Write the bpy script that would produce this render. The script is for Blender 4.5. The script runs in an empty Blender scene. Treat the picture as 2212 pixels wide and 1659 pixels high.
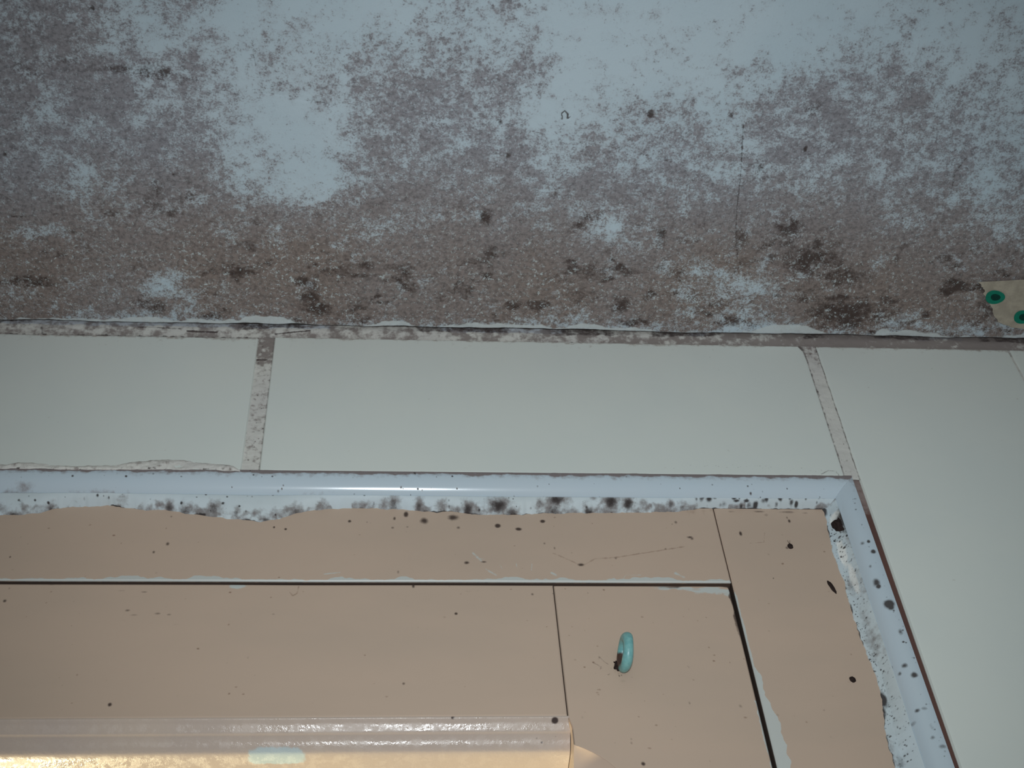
import bpy, bmesh, math, random
import numpy as np
from mathutils import Matrix, Vector

# ------------------------------------------------------------------ camera, world, light, exposure
scene = bpy.context.scene
COL = scene.collection
H = 2.3                                        # ceiling height, metres
CAM = np.array([-0.05671, -0.31661, 1.86797])  # held up under the corner of wall and ceiling
ROT = np.array([[0.9960638, 0.0149227, 0.08737402],     # columns: camera right, down, forward
                [-0.06594431, 0.78343839, 0.61796087],
                [-0.05923051, -0.62129028, 0.78133868]])
FOC = 3100.0
cam_d = bpy.data.cameras.new('camera')
cam_d.sensor_width = 36.0
cam_d.lens = FOC * 36.0 / 2212.0
cam_d.clip_start = 0.01
cam = bpy.data.objects.new('camera', cam_d)
m = np.eye(4)
m[:3, 0], m[:3, 1], m[:3, 2], m[:3, 3] = ROT[:, 0], -ROT[:, 1], -ROT[:, 2], CAM
cam.matrix_world = Matrix(m.tolist())
COL.objects.link(cam)
scene.camera = cam

world = bpy.data.worlds.new('daylight')
scene.world = world
world.use_nodes = True
bg = world.node_tree.nodes['Background']
bg.inputs[0].default_value = (0.86, 0.93, 1.0, 1)
bg.inputs[1].default_value = 0.22

def area_light(name, loc, target, size, power, color):
    d = bpy.data.lights.new(name, 'AREA')
    d.shape = 'DISK'; d.size = size; d.energy = power; d.color = color
    o = bpy.data.objects.new(name, d)
    o.location = loc
    o.rotation_euler = (Vector(target) - Vector(loc)).to_track_quat('-Z', 'Y').to_euler()
    COL.objects.link(o)
    return o
flash_d = bpy.data.lights.new('camera_flash', 'SPOT')
flash_d.energy = 3.9; flash_d.color = (0.90, 0.96, 1.0); flash_d.shadow_soft_size = 0.012
flash_d.spot_size = math.radians(66); flash_d.spot_blend = 1.0
flash = bpy.data.objects.new('camera_flash', flash_d)
flash.location = (-0.050, -0.335, 1.90)
flash.rotation_euler = (Vector((-0.004, 0.0, 2.243)) - flash.location).to_track_quat('-Z', 'Y').to_euler()
COL.objects.link(flash)
area_light('sunlit_ground_outside', (-0.52, 0.86, 1.33), (-0.05, 0.02, 2.12), 0.16, 22.0, (1.0, 0.84, 0.54))

scene.view_settings.view_transform = 'Standard'
scene.view_settings.look = 'None'
scene.view_settings.gamma = 1.0
scene.view_settings.exposure = 0.0
scene.view_settings.use_curve_mapping = False

# ------------------------------------------------------------------ helpers
MM = 0.001
FRONT = 7.5 * MM                                # the window stands this far behind the tile face

def at(px, py, Y=FRONT):
    """point of the photograph, put onto the upright plane y = Y; returns x, z in metres"""
    d = ROT @ np.array([px - 1106.0, py - 829.5, FOC])
    p = CAM + d * ((Y - CAM[1]) / d[1])
    return p[0], p[2]

def at_ceiling(px, py):
    d = ROT @ np.array([px - 1106.0, py - 829.5, FOC])
    p = CAM + d * ((H - CAM[2]) / d[2])
    return p[0], p[1]

def hash2(ix, iy, seed):
    h = (ix.astype(np.int64) * 374761393 + iy.astype(np.int64) * 668265263 + seed * 1442695041) & 0xFFFFFFFF
    h = ((h ^ (h >> 13)) * 1274126177) & 0xFFFFFFFF
    h = h ^ (h >> 16)
    return (h & 0xFFFF) / 65535.0

def vnoise(x, y, seed=0):
    ix, iy = np.floor(x), np.floor(y)
    fx, fy = x - ix, y - iy
    fx, fy = fx * fx * (3 - 2 * fx), fy * fy * (3 - 2 * fy)
    a, b = hash2(ix, iy, seed), hash2(ix + 1, iy, seed)
    c, d = hash2(ix, iy + 1, seed), hash2(ix + 1, iy + 1, seed)
    return (a * (1 - fx) + b * fx) * (1 - fy) + (c * (1 - fx) + d * fx) * fy

def fbm(x, y, seed=0, octaves=4, rough=0.55):
    s, amp, tot = 0.0, 1.0, 0.0
    for o in range(octaves):
        s = s + amp * vnoise(x, y, seed + o * 17)
        tot += amp
        amp *= rough
        x, y = x * 2.03 + 5.2, y * 2.03 + 1.3
    return s / tot

def sstep(a, b, v):
    t = np.clip((v - a) / (b - a), 0, 1)
    return t * t * (3 - 2 * t)

def stamp(F, X, Z, cx, cz, rx, rz, s=1.0, ang=0.0, hard=2.0):
    """put one soft blot into a field"""
    dx, dz = X - cx, Z - cz
    if ang:
        c, n = math.cos(ang), math.sin(ang)
        dx, dz = dx * c + dz * n, -dx * n + dz * c
    q = (dx / rx) ** 2 + (dz / rz) ** 2
    np.maximum(F, s * np.exp(-np.minimum(q, 40) ** hard * 0.69), out=F)

def stroke(F, X, Z, pts, w, s=1.0):
    """a thin line through the points"""
    for (x0, z0), (x1, z1) in zip(pts[:-1], pts[1:]):
        vx, vz = x1 - x0, z1 - z0
        L = vx * vx + vz * vz + 1e-12
        t = np.clip(((X - x0) * vx + (Z - z0) * vz) / L, 0, 1)
        d = np.hypot(X - x0 - t * vx, Z - z0 - t * vz)
        np.maximum(F, s * np.exp(-(d / w) ** 2 * 0.69), out=F)

class Acc:
    """collects grids, boxes and lathes and links them as ONE mesh object"""
    def __init__(self):
        self.v, self.q, self.mi, self.at, self.n = [], [], [], {}, 0
    def _add(self, V, Q, mat, attrs=None):
        self.v.append(V); self.q.append(Q + self.n); self.mi.append(np.full(len(Q), mat, np.int32))
        for k in set(self.at) | set(attrs or {}):
            self.at.setdefault(k, [np.zeros(self.n, np.float32)] if self.n else [])
            a = (attrs or {}).get(k)
            self.at[k].append(np.zeros(len(V), np.float32) if a is None else np.asarray(a, np.float32).ravel())
        self.n += len(V)
    def grid(self, P, mat=0, attrs=None, flip=False, close_u=False):
        P = np.asarray(P, float); n, k = P.shape[:2]
        i = np.arange(n * k).reshape(n, k)
        if close_u:
            i = np.concatenate([i, i[:1]], 0)
        Q = np.stack([i[:-1, :-1], i[1:, :-1], i[1:, 1:], i[:-1, 1:]], -1).reshape(-1, 4)
        if flip: Q = Q[:, ::-1]
        self._add(P.reshape(-1, 3), Q, mat, attrs)
    def box(self, lo, hi, mat=0):
        x0, y0, z0 = lo; x1, y1, z1 = hi
        V = np.array([[x, y, z] for x in (x0, x1) for y in (y0, y1) for z in (z0, z1)], float)
        Q = np.array([[0, 1, 3, 2], [4, 6, 7, 5], [0, 4, 5, 1], [2, 3, 7, 6], [0, 2, 6, 4], [1, 5, 7, 3]])
        self._add(V, Q, mat)
    def build(self, name, mats, parent=None, smooth=30.0):
        V = np.concatenate(self.v); Q = np.concatenate(self.q).astype(np.int32)
        me = bpy.data.meshes.new(name)
        me.vertices.add(len(V)); me.vertices.foreach_set('co', V.astype(np.float32).ravel())
        me.loops.add(Q.size); me.loops.foreach_set('vertex_index', Q.ravel())
        me.polygons.add(len(Q))
        me.polygons.foreach_set('loop_start', np.arange(0, Q.size, 4, dtype=np.int32))
        me.polygons.foreach_set('material_index', np.concatenate(self.mi))
        me.update(calc_edges=True)
        me.polygons.foreach_set('use_smooth', np.ones(len(Q), bool))
        if smooth: me.set_sharp_from_angle(angle=math.radians(smooth))
        for k, L in self.at.items():
            a = me.attributes.new(k, 'FLOAT', 'POINT')
            a.data.foreach_set('value', np.concatenate(L))
        for mt in (mats if isinstance(mats, (list, tuple)) else [mats]):
            me.materials.append(mt)
        me.validate()
        o = bpy.data.objects.new(name, me)
        COL.objects.link(o)
        if parent: o.parent = parent
        return o

def tag(o, label=None, cat=None, group=None, kind=None):
    for k, v in (('label', label), ('category', cat), ('group', group), ('kind', kind)):
        if v: o[k] = v
    return o

def empty(name, loc):
    o = bpy.data.objects.new(name, None)
    o.location = loc; o.empty_display_size = 0.01
    COL.objects.link(o)
    return o

def keep_world(o, parent):
    """parent a part whose mesh is written in world coordinates"""
    o.parent = parent
    o.matrix_parent_inverse = Matrix.Translation(-Vector(parent.location))
    return o

def axis(lo, hi, step, outer=()):
    a = np.linspace(lo, hi, max(2, int(round((hi - lo) / step)) + 1))
    return np.unique(np.concatenate([a, np.array(outer, float)])) if len(outer) else a

def board(acc, xs, zs, y0, depth, fields=None, r=0.6 * MM, mat=0, warp=None, lean=None):
    """a board seen from its front (towards -y): rounded arrises, sides and back"""
    X, Z = np.meshgrid(xs, zs, indexing='ij')
    e = np.minimum(np.minimum(X - xs[0], xs[-1] - X), np.minimum(Z - zs[0], zs[-1] - Z))
    t = np.clip(1 - e / r, 0, 1)
    Y = y0 + r * (1 - np.sqrt(np.maximum(0, 1 - t * t)))
    if warp is not None: Y = Y + warp(X, Z)
    if lean is not None: X = X + lean(X, Z)
    P = np.stack([X, Y, Z], -1)
    A = {k: f for k, f in (fields(X, Z) if fields else {}).items()}
    def ring(a):
        a = np.concatenate([a[:1], a[:1], a, a[-1:], a[-1:]], 0)
        return np.concatenate([a[:, :1], a[:, :1], a, a[:, -1:], a[:, -1:]], 1)
    P2 = ring(P)
    yb = y0 + depth
    for k_, yy in ((1, y0 + max(r, .0004) + .0007), (0, yb)):
        P2[k_, :, 1] = P2[-1 - k_, :, 1] = P2[:, k_, 1] = P2[:, -1 - k_, 1] = yy
    A = {k: ring(v) for k, v in A.items()}
    for k_, v in A.items():                           # sides coloured dark, standing in for the shade inside the joints
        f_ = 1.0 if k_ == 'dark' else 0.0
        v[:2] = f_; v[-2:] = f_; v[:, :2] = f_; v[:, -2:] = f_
    acc.grid(P2, mat, A)
    c = np.array([[[xs[0], yb, zs[0]], [xs[0], yb, zs[-1]]], [[xs[-1], yb, zs[0]], [xs[-1], yb, zs[-1]]]])
    acc.grid(c, mat, None, flip=True)

# ------------------------------------------------------------------ materials
def new_mat(name):
    mt = bpy.data.materials.new(name)
    mt.use_nodes = True
    nt = mt.node_tree
    return mt, nt, nt.nodes['Principled BSDF']

class G:
    """short node-graph writer"""
    def __init__(self, nt): self.nt = nt; self.L = nt.links.new
    def node(self, t, **kw):
        n = self.nt.nodes.new(t)
        for k, v in kw.items(): setattr(n, k, v)
        return n
    def put(self, sock, v):
        if isinstance(v, bpy.types.NodeSocket): self.L(v, sock)
        else: sock.default_value = v
    def math(self, op, a, b=0.0, clamp=False):
        n = self.node('ShaderNodeMath', operation=op, use_clamp=clamp)
        self.put(n.inputs[0], a); self.put(n.inputs[1], b)
        return n.outputs[0]
    def attr(self, name): return self.node('ShaderNodeAttribute', attribute_name=name).outputs['Fac']
    def pos(self, scale=(1, 1, 1)):
        g = self.node('ShaderNodeNewGeometry')
        n = self.node('ShaderNodeVectorMath', operation='MULTIPLY')
        self.L(g.outputs['Position'], n.inputs[0]); n.inputs[1].default_value = scale
        return n.outputs[0]
    def noise(self, scale, detail=4.0, rough=0.6, vec=None, dist=0.0):
        n = self.node('ShaderNodeTexNoise')
        self.L(vec or self.pos(), n.inputs['Vector'])
        n.inputs['Scale'].default_value = scale; n.inputs['Detail'].default_value = detail
        n.inputs['Roughness'].default_value = rough; n.inputs['Distortion'].default_value = dist
        return n.outputs['Fac']
    def step(self, v, a, b, lo=0.0, hi=1.0):
        n = self.node('ShaderNodeMapRange', interpolation_type='SMOOTHSTEP')
        self.put(n.inputs['Value'], v); self.put(n.inputs['From Min'], a); self.put(n.inputs['From Max'], b)
        n.inputs['To Min'].default_value = lo; n.inputs['To Max'].default_value = hi
        return n.outputs[0]
    def mix(self, f, a, b):
        n = self.node('ShaderNodeMix', data_type='RGBA')
        self.put(n.inputs[0], f)
        for s, v in ((n.inputs[6], a), (n.inputs[7], b)):
            self.put(s, v if isinstance(v, bpy.types.NodeSocket) else (*v[:3], 1))
        return n.outputs[2]
    def bump(self, h, strength, dist, bsdf):
        n = self.node('ShaderNodeBump')
        n.inputs['Strength'].default_value = strength; n.inputs['Distance'].default_value = dist
        self.L(h, n.inputs['Height']); self.L(n.outputs[0], bsdf.inputs['Normal'])

def srgb(r, g, b):
    f = lambda c: c / 12.92 if c <= 0.04045 else ((c + 0.055) / 1.055) ** 2.4
    return (f(r / 255), f(g / 255), f(b / 255))

def ceiling_mat():
    """white distemper overgrown with mould: 'mould' is how much of it is covered, 'dark' the black colonies"""
    mt, nt, b = new_mat('mouldy_plaster'); g = G(nt)
    d, dk, br, pl = g.attr('mould'), g.attr('dark'), g.attr('brown'), g.attr('bare')
    fine = g.noise(1500, 5, 0.75)
    mid = g.noise(480, 5, 0.70)
    broad = g.noise(120, 4, 0.62)
    n = g.math('ADD', g.math('ADD', g.math('MULTIPLY', fine, 0.46), g.math('MULTIPLY', mid, 0.34)), g.math('MULTIPLY', broad, 0.20))
    thr = g.math('SUBTRACT', 0.645, g.math('MULTIPLY', d, 0.27))
    cover = g.step(g.math('SUBTRACT', n, thr), -0.06, 0.065)
    film = g.math('MULTIPLY', g.step(g.math('ADD', d, g.math('MULTIPLY', g.math('SUBTRACT', broad, 0.5), 1.0)), 0.10, 0.85), 0.60)
    clean = g.mix(g.step(g.noise(25, 3, 0.5), 0.3, 0.7), srgb(186, 203, 211), srgb(193, 208, 215))
    grey = srgb(146, 143, 147); brown = srgb(134, 117, 107)
    tone = g.mix(br, grey, brown)
    tone = g.mix(g.step(g.noise(620, 5, 0.75), 0.40, 0.66), tone, g.mix(br, srgb(106, 102, 105), srgb(94, 79, 71)))
    c = g.mix(film, clean, g.mix(br, srgb(168, 170, 175), srgb(158, 150, 145)))
    c = g.mix(g.math('MULTIPLY', cover, 0.88), c, tone)
    dm = g.step(g.math('ADD', dk, g.math('MULTIPLY', g.math('SUBTRACT', n, 0.5), 2.2)), 0.30, 0.95)
    c = g.mix(g.math('MULTIPLY', dm, 0.85), c, srgb(62, 49, 44))
    fl = g.noise(760, 7, 0.82)
    flk = g.math('MULTIPLY', g.step(fl, 0.552, 0.590), g.step(g.noise(150, 4, 0.65), 0.40, 0.58))
    f2 = g.noise(400, 7, 0.78)
    flk = g.math('MAXIMUM', flk, g.step(f2, 0.595, 0.63))
    c = g.mix(g.math('MULTIPLY', g.math('MULTIPLY', flk, br), 0.85), c, srgb(198, 208, 208))
    c = g.mix(pl, c, srgb(205, 212, 210))
    g.put(b.inputs['Base Color'], c)
    b.inputs['Roughness'].default_value = 0.9
    b.inputs['Specular IOR Level'].default_value = 0.2
    g.bump(g.math('ADD', g.math('MULTIPLY', mid, 0.6), g.math('MULTIPLY', fine, 0.4)), 0.35, 0.0006, b)
    return mt

def stained_mat(name, base, base2, stain, dark, pale, rough, grain=(1, 1, 1), coat=0.0, break_up=0.7, spec=0.5, bump=0.15, nscale=500):
    """painted, glazed or plastic surface with grime and painted joint shade where the mesh says so"""
    mt, nt, b = new_mat(name); g = G(nt)
    st, dk, pl = g.attr('mould'), g.attr('dark'), g.attr('bare')
    fine = g.noise(nscale, 5, 0.65)
    soft = g.noise(30, 4, 0.55, vec=g.pos(grain))
    c = g.mix(g.step(soft, 0.3, 0.7), base, base2)
    pm = g.step(g.math('ADD', pl, g.math('MULTIPLY', g.math('SUBTRACT', fine, 0.5), 0.6)), 0.35, 0.60)
    c = g.mix(pm, c, pale)
    sm = g.step(g.math('ADD', st, g.math('MULTIPLY', g.math('SUBTRACT', fine, 0.5), break_up * 2)), 0.22, 0.92)
    c = g.mix(g.math('MULTIPLY', sm, 0.85), c, stain)
    dm = g.step(g.math('ADD', dk, g.math('MULTIPLY', g.math('SUBTRACT', fine, 0.5), break_up)), 0.25, 0.80)
    c = g.mix(g.math('MULTIPLY', dm, 0.94), c, dark)
    g.put(b.inputs['Base Color'], c)
    g.put(b.inputs['Roughness'], g.math('ADD', rough, g.math('MULTIPLY', g.math('MAXIMUM', sm, dm), 0.35), True))
    b.inputs['Specular IOR Level'].default_value = spec
    b.inputs['Coat Weight'].default_value = coat
    b.inputs['Coat Roughness'].default_value = 0.08
    if bump: g.bump(g.math('ADD', soft, g.math('MULTIPLY', fine, 0.25)), bump, 0.0006, b)
    return mt

def plain_mat(name, col, rough=0.6, spec=0.5, var=0.0, scale=300):
    mt, nt, b = new_mat(name); g = G(nt)
    n = g.noise(scale, 4, 0.6)
    c2 = tuple(x * (1 - var) for x in col)
    g.put(b.inputs['Base Color'], g.mix(g.step(n, 0.35, 0.65), col, c2))
    b.inputs['Roughness'].default_value = rough
    b.inputs['Specular IOR Level'].default_value = spec
    return mt

def glass_mat():
    mt = bpy.data.materials.new('window_glass'); mt.use_nodes = True
    nt = mt.node_tree; nt.nodes.clear(); g = G(nt)
    out = g.node('ShaderNodeOutputMaterial'); tr = g.node('ShaderNodeBsdfTransparent'); gl = g.node('ShaderNodeBsdfGlossy')
    gl.inputs['Roughness'].default_value = 0.02
    tr.inputs['Color'].default_value = (0.95, 0.97, 0.95, 1)
    lw = g.node('ShaderNodeLayerWeight'); lw.inputs['Blend'].default_value = 0.3
    fr = g.math('ADD', 0.04, g.math('MULTIPLY', g.math('POWER', lw.outputs['Facing'], 4.0), 0.5))
    mx = g.node('ShaderNodeMixShader')
    g.L(fr, mx.inputs[0]); g.L(tr.outputs[0], mx.inputs[1]); g.L(gl.outputs[0], mx.inputs[2]); g.L(mx.outputs[0], out.inputs[0])
    return mt

BROWN, BLACK = srgb(92, 74, 66), srgb(48, 40, 37)
M_CEIL = ceiling_mat()
M_TILE = stained_mat('glazed_cream_tile', srgb(222, 226, 218), srgb(219, 224, 217), srgb(150, 134, 122), BROWN, srgb(225, 222, 215), 0.30, bump=0.03, spec=0.35)
M_GROUT = stained_mat('grey_grout', srgb(216, 214, 205), srgb(205, 202, 196), srgb(128, 116, 111), srgb(78, 68, 66), srgb(200, 205, 210), 0.9, bump=0.5, break_up=0.9, spec=0.2)
M_TRIM = stained_mat('glossy_white_trim', srgb(190, 204, 212), srgb(192, 204, 211), srgb(112, 92, 86), srgb(58, 48, 45), srgb(225, 225, 215), 0.16, bump=0.02, break_up=0.55)
M_FILL = stained_mat('white_sealant', srgb(198, 210, 215), srgb(198, 207, 208), srgb(118, 108, 104), srgb(50, 42, 40), srgb(232, 233, 228), 0.55, bump=0.4, break_up=0.6, spec=0.3)
M_WOOD = stained_mat('beige_gloss_paint', srgb(198, 174, 154), srgb(192, 170, 151), srgb(122, 90, 70), srgb(62, 47, 41), srgb(196, 198, 192), 0.42, grain=(0.4, 1, 1), bump=0.12, break_up=0.45, spec=0.35)
M_MOULD = plain_mat('black_mould', srgb(56, 45, 42), 0.95, 0.1, 0.4, 1500)
M_BARE = plain_mat('bare_masonry', srgb(120, 112, 105), 0.9, 0.2, 0.2)
M_DIRT = stained_mat('brown_grime_gap', srgb(105, 76, 68), srgb(96, 70, 64), srgb(150, 135, 130), srgb(70, 50, 45), srgb(170, 160, 160), 0.8, bump=0.3, spec=0.2)
M_GLASS = glass_mat()

def moulding_mat():
    """the same beige paint, thick and brush-marked on the moulding"""
    mt, nt, b = new_mat('brushed_beige_gloss_paint'); g = G(nt)
    st, dk, pl = g.attr('mould'), g.attr('dark'), g.attr('bare')
    streak = g.noise(620, 4, 0.65, vec=g.pos((1.0, 0.7, 0.7)))
    fine = g.noise(1400, 3, 0.6, vec=g.pos((0.8, 1, 1)))
    c = g.mix(g.step(g.noise(40, 4, 0.5), 0.3, 0.7), srgb(196, 178, 162), srgb(190, 173, 160))
    c = g.mix(g.step(g.math('ADD', pl, g.math('MULTIPLY', g.math('SUBTRACT', streak, 0.5), 0.7)), 0.35, 0.6), c, srgb(190, 200, 198))
    c = g.mix(g.step(g.math('MAXIMUM', st, dk), 0.25, 0.75), c, srgb(70, 58, 54))
    g.put(b.inputs['Base Color'], c)
    g.put(b.inputs['Roughness'], g.step(g.noise(260, 4, 0.65), 0.42, 0.62, 0.13, 0.42))
    b.inputs['Specular IOR Level'].default_value = 0.35
    g.bump(g.math('ADD', g.math('MULTIPLY', streak, 0.6), g.math('MULTIPLY', fine, 0.4)), 0.15, 0.0009, b)
    return mt
M_MOULDING = moulding_mat()

rng = np.random.default_rng(7)

# ------------------------------------------------------------------ ceiling
DX = np.arange(-0.220, 0.241, 0.020)
DY = np.array([-160, -140, -120, -100, -80, -64, -48, -36, -24, -14, -7, -1]) * MM
COVER = np.array([[int(v) for v in row.split()] for row in '''
50 50 50 48 38 31 13  8 11 25 28  7  5  5  9 12 12 13 15 15 15 15 15 15
50 50 50 47 38 30 13  8 11 25 30  8  5  5  8 11 12 13 15 15 15 15 15 16
54 55 56 54 45 36 18 15 24 46 45 16  9  7 12 21 30 30 27 27 27 28 28 29
75 75 75 68 59 52 27 34 50 64 54 23 34 23 36 50 59 52 41 37 37 37 38 38
68 68 66 60 60 52 27 26 61 63 53 42 51 47 51 58 65 61 46 38 38 37 37 37
68 68 67 63 72 62 36 38 65 64 63 60 59 55 59 62 60 62 53 40 40 41 42 42
75 75 74 71 76 70 61 64 70 75 73 71 55 60 73 82 75 66 69 60 59 60 60 61
81 81 80 78 76 77 77 80 77 81 81 81 70 72 64 71 85 81 81 71 69 69 70 70
84 84 84 82 77 84 86 90 87 86 88 90 89 86 60 56 89 92 88 79 73 73 73 73
82 81 82 75 72 72 81 89 85 86 86 87 82 84 68 58 84 94 88 79 73 72 72 72
77 77 76 67 67 60 75 86 83 86 83 80 68 68 56 36 54 71 63 55 52 50 50 50
65 62 57 49 47 38 58 71 44 47 55 50 39 42 35 12 32 60 55 50 50 50 50 50'''.strip().splitlines()]) / 100.0

def cover_at(X, Y):
    fx = np.clip((X - DX[0]) / 0.020, 0, len(DX) - 1.001); i = fx.astype(int); fx = fx - i
    Yc = np.clip(Y, DY[0], DY[-1] - 1e-6)
    j = np.clip(np.searchsorted(DY, Yc, side='right') - 1, 0, len(DY) - 2); fy = (Yc - DY[j]) / (DY[j + 1] - DY[j])
    a = COVER[j, i] * (1 - fx) + COVER[j, i + 1] * fx
    b = COVER[j + 1, i] * (1 - fx) + COVER[j + 1, i + 1] * fx
    return a * (1 - fy) + b * fy

def build_ceiling():
    xs = axis(-0.235, 0.275, 0.33 * MM, (-1.3, -0.9, -0.6, -0.4, -0.3, 0.33, 0.45, 0.7, 1.0))
    t = axis(-0.160, 0.0, 0.33 * MM, (-1.5, -1.0, -0.6, -0.4, -0.28, -0.2))
    X, T = np.meshgrid(xs, t, indexing='ij')
    edge = -(0.5 + 1.5 * fbm(xs / 0.018, xs * 0 + 3.3, 5, 4)) * MM        # ragged edge of the plaster at the wall
    Y = T + np.where(T > -0.01, (T + 0.01) / 0.01, 0) * edge[:, None]
    d = cover_at(X, Y)
    d = d + (fbm(X / 0.012, Y / 0.010, 11, 4) - 0.5) * 0.50 + (fbm(X / 0.004, Y / 0.0036, 12, 4) - 0.5) * 0.56 + 0.05 + 0.04 * sstep(-0.086, -0.020, Y)
    near = sstep(-0.086, -0.020, Y)
    brown = np.clip(near * 0.95 + (fbm(X / 0.03, Y / 0.03, 21, 3) - 0.5) * 0.5, 0, 1)
    dark = 0.64 * near * sstep(0.47, 0.74, fbm(X / 0.010, Y / 0.006, 31, 4))
    dark = dark + 0.28 * sstep(0.56, 0.80, fbm(X / 0.014, Y / 0.010, 32, 3)) * sstep(0.3, 0.7, cover_at(X, Y))
    bare = np.zeros_like(X)
    def c(px, py): return at_ceiling(px, py)
    k = 0.165 * MM
    # black colonies
    for px, py, rx, ry, s in [(1700, 500, 60, 34, .75), (1760, 560, 90, 40, .85), (1820, 600, 80, 30, .7), (1830, 680, 110, 34, .95), (1900, 670, 80, 30, .6),
                              (1740, 640, 60, 24, .6), (1600, 520, 26, 30, .6), (1640, 370, 26, 20, .55), (670, 640, 30, 40, .95), (690, 668, 34, 14, 1), (655, 610, 26, 14, .9),
                              (720, 590, 60, 16, .6), (790, 575, 50, 16, .7), (750, 580, 30, 10, .8), (880, 600, 30, 26, .7), (1050, 470, 18, 14, .8), (1430, 505, 12, 12, .9), (1425, 525, 14, 12, .8),
                              (1340, 660, 30, 20, .75), (1260, 640, 60, 20, .55), (1500, 640, 40, 20, .5), (1550, 650, 40, 30, .6), (1460, 590, 40, 16, .5), (1210, 600, 80, 20, .45), (1060, 550, 30, 10, .7),
                              (1080, 545, 40, 14, .5), (980, 640, 70, 20, .45), (340, 410, 24, 22, .6), (300, 575, 30, 14, .5), (185, 540, 20, 10, .6), (240, 460, 40, 10, .55), (120, 620, 26, 12, .5),
                              (130, 130, 60, 10, .5), (60, 150, 60, 30, .45), (330, 155, 60, 14, .65), (250, 148, 60, 8, .6), (400, 170, 40, 12, .4), (50, 60, 50, 16, .4), (1760, 235, 30, 18, .5), (1950, 700, 50, 16, .6),
                              (2100, 690, 60, 14, .5), (2190, 560, 30, 20, .5), (1000, 130, 30, 14, .35), (950, 260, 40, 20, .35), (1290, 465, 14, 18, .6), (1200, 420, 12, 10, .5),
                              (1080, 265, 6, 5, .9), (1098, 336, 7, 4, 1), (1405, 248, 9, 8, .8), (200, 18, 5, 4, 1), (10, 335, 5, 6, 1), (375, 378, 5, 4, 1), (1740, 322, 5, 6, .9), (550, 480, 12, 8, .7), (1580, 250, 6, 5, .8), (2000, 680, 16, 10, .7)]:
        x, y = c(px, py)
        stamp(dark, X, Y, x, y, rx * k * 0.8, ry * k * 1.4, s, 0.0, 1.0)
    dark = dark * np.clip(0.42 + 1.25 * fbm(X / 0.0034, Y / 0.0028, 33, 4), 0, 1.3)
    # hairline cracks and scratches
    for pts, w, s in [([(1606, 270), (1600, 380), (1592, 450), (1590, 500), (1593, 560)], .32, .8), ([(1600, 600), (1625, 640), (1628, 670)], .22, .5), ([(1735, 430), (1760, 490), (1785, 530), (1798, 560)], .28, .6),
                      ([(2088, 340), (2062, 375), (2056, 415)], .28, .7), ([(2180, 130), (2160, 150)], .3, .5), ([(560, 200), (640, 208), (720, 228)], .4, .6), ([(640, 215), (700, 222)], .4, .7),
                      ([(600, 415), (640, 430), (690, 424)], .35, .55), ([(1270, 310), (1350, 325), (1450, 350)], .6, .5), ([(400, 465), (480, 485), (560, 475), (690, 525)], .35, .55), ([(0, 420), (30, 435)], .4, .6), ([(20, 468), (55, 468)], .5, .7),
                      ([(1215, 258), (1213, 246), (1220, 240), (1227, 248), (1226, 258), (1231, 254)], .42, 1), ([(1930, 520), (1955, 460)], .4, .4), ([(545, 110), (552, 140)], .3, .6), ([(270, 0), (280, 35)], .3, .5), ([(0, 545), (180, 555), (400, 560)], .8, .35),
                      ([(0, 130), (130, 150), (240, 152), (420, 172)], 1.1, .45)]:
        stroke(dark, X, Y, [c(*p) for p in pts], w * MM, s)
    # smoother patches rubbed clean or newly skimmed
    smooth = np.zeros_like(X)
    for px, py, rx, ry, s in [(655, 350, 62, 70, .9), (640, 260, 60, 40, .7), (350, 612, 50, 26, .75), (1215, 245, 60, 40, .7), (300, 260, 20, 14, .5), (180, 380, 26, 20, .6), (820, 500, 40, 20, .5), (1180, 690, 60, 8, .3), (80, 500, 40, 14, .4), (1590, 620, 70, 30, .55), (1310, 500, 30, 20, .5), (1770, 560, 0.1, 0.1, 0)]:
        if s:
            x, y = c(px, py)
            stamp(smooth, X, Y, x, y, rx * k, ry * k * 1.35, s, 0.0, 1.4)
    d = d * (1 - 0.72 * smooth)
    dark = dark * (1 - 0.8 * smooth * (dark < 0.85))
    # flaked edge along the wall, bright broken plaster
    fl = fbm(xs / 0.020, xs * 0 + 8.1, 41, 4)
    wid = (-0.6 + 9.0 * np.clip(fl - 0.40, 0, 1)) * MM
    for px, w, s in [(575, 60, 3.4), (850, 40, 2.2), (1130, 60, 1.6), (1700, 75, 4.2), (1350, 60, 1.4), (1910, 18, 3.0), (1020, 40, 1.5), (480, 120, 1.6)]:
        x, _ = c(px, 715)
        wid = np.maximum(wid, s * np.exp(-((xs - x) / (w * k)) ** 4) * MM)
    dist = -(Y - edge[:, None])
    rag = (fbm(X / 0.003, Y / 0.003, 42, 3) - 0.5) * 1.6 * MM
    bare = sstep(0.25 * MM, -0.25 * MM, dist - wid[:, None] + rag) * 0.85
    bare[dist < 0.25 * MM] = 0.2
    Z = H + (fbm(X / 0.05, Y / 0.05, 51, 3) - 0.5) * 0.9 * MM + 0.25 * MM * dark
    Z = np.where(np.abs(X) > 0.3, H, Z)
    P = np.stack([X, Y, Z], -1)
    A = dict(mould=d, dark=dark, brown=brown, bare=bare)
    acc = Acc()
    P = np.concatenate([P, P[:, -1:] + np.array([0, 0.0002, 0.003])], 1)
    A = {k2: np.concatenate([v, v[:, -1:]], 1) for k2, v in A.items()}
    A['dark'][:, -1] = 1.0
    acc.grid(P, 0, A, flip=True)
    acc.box((-1.3, -1.5, H + 0.0028), (1.0, 0.12, H + 0.05), 1)
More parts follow.
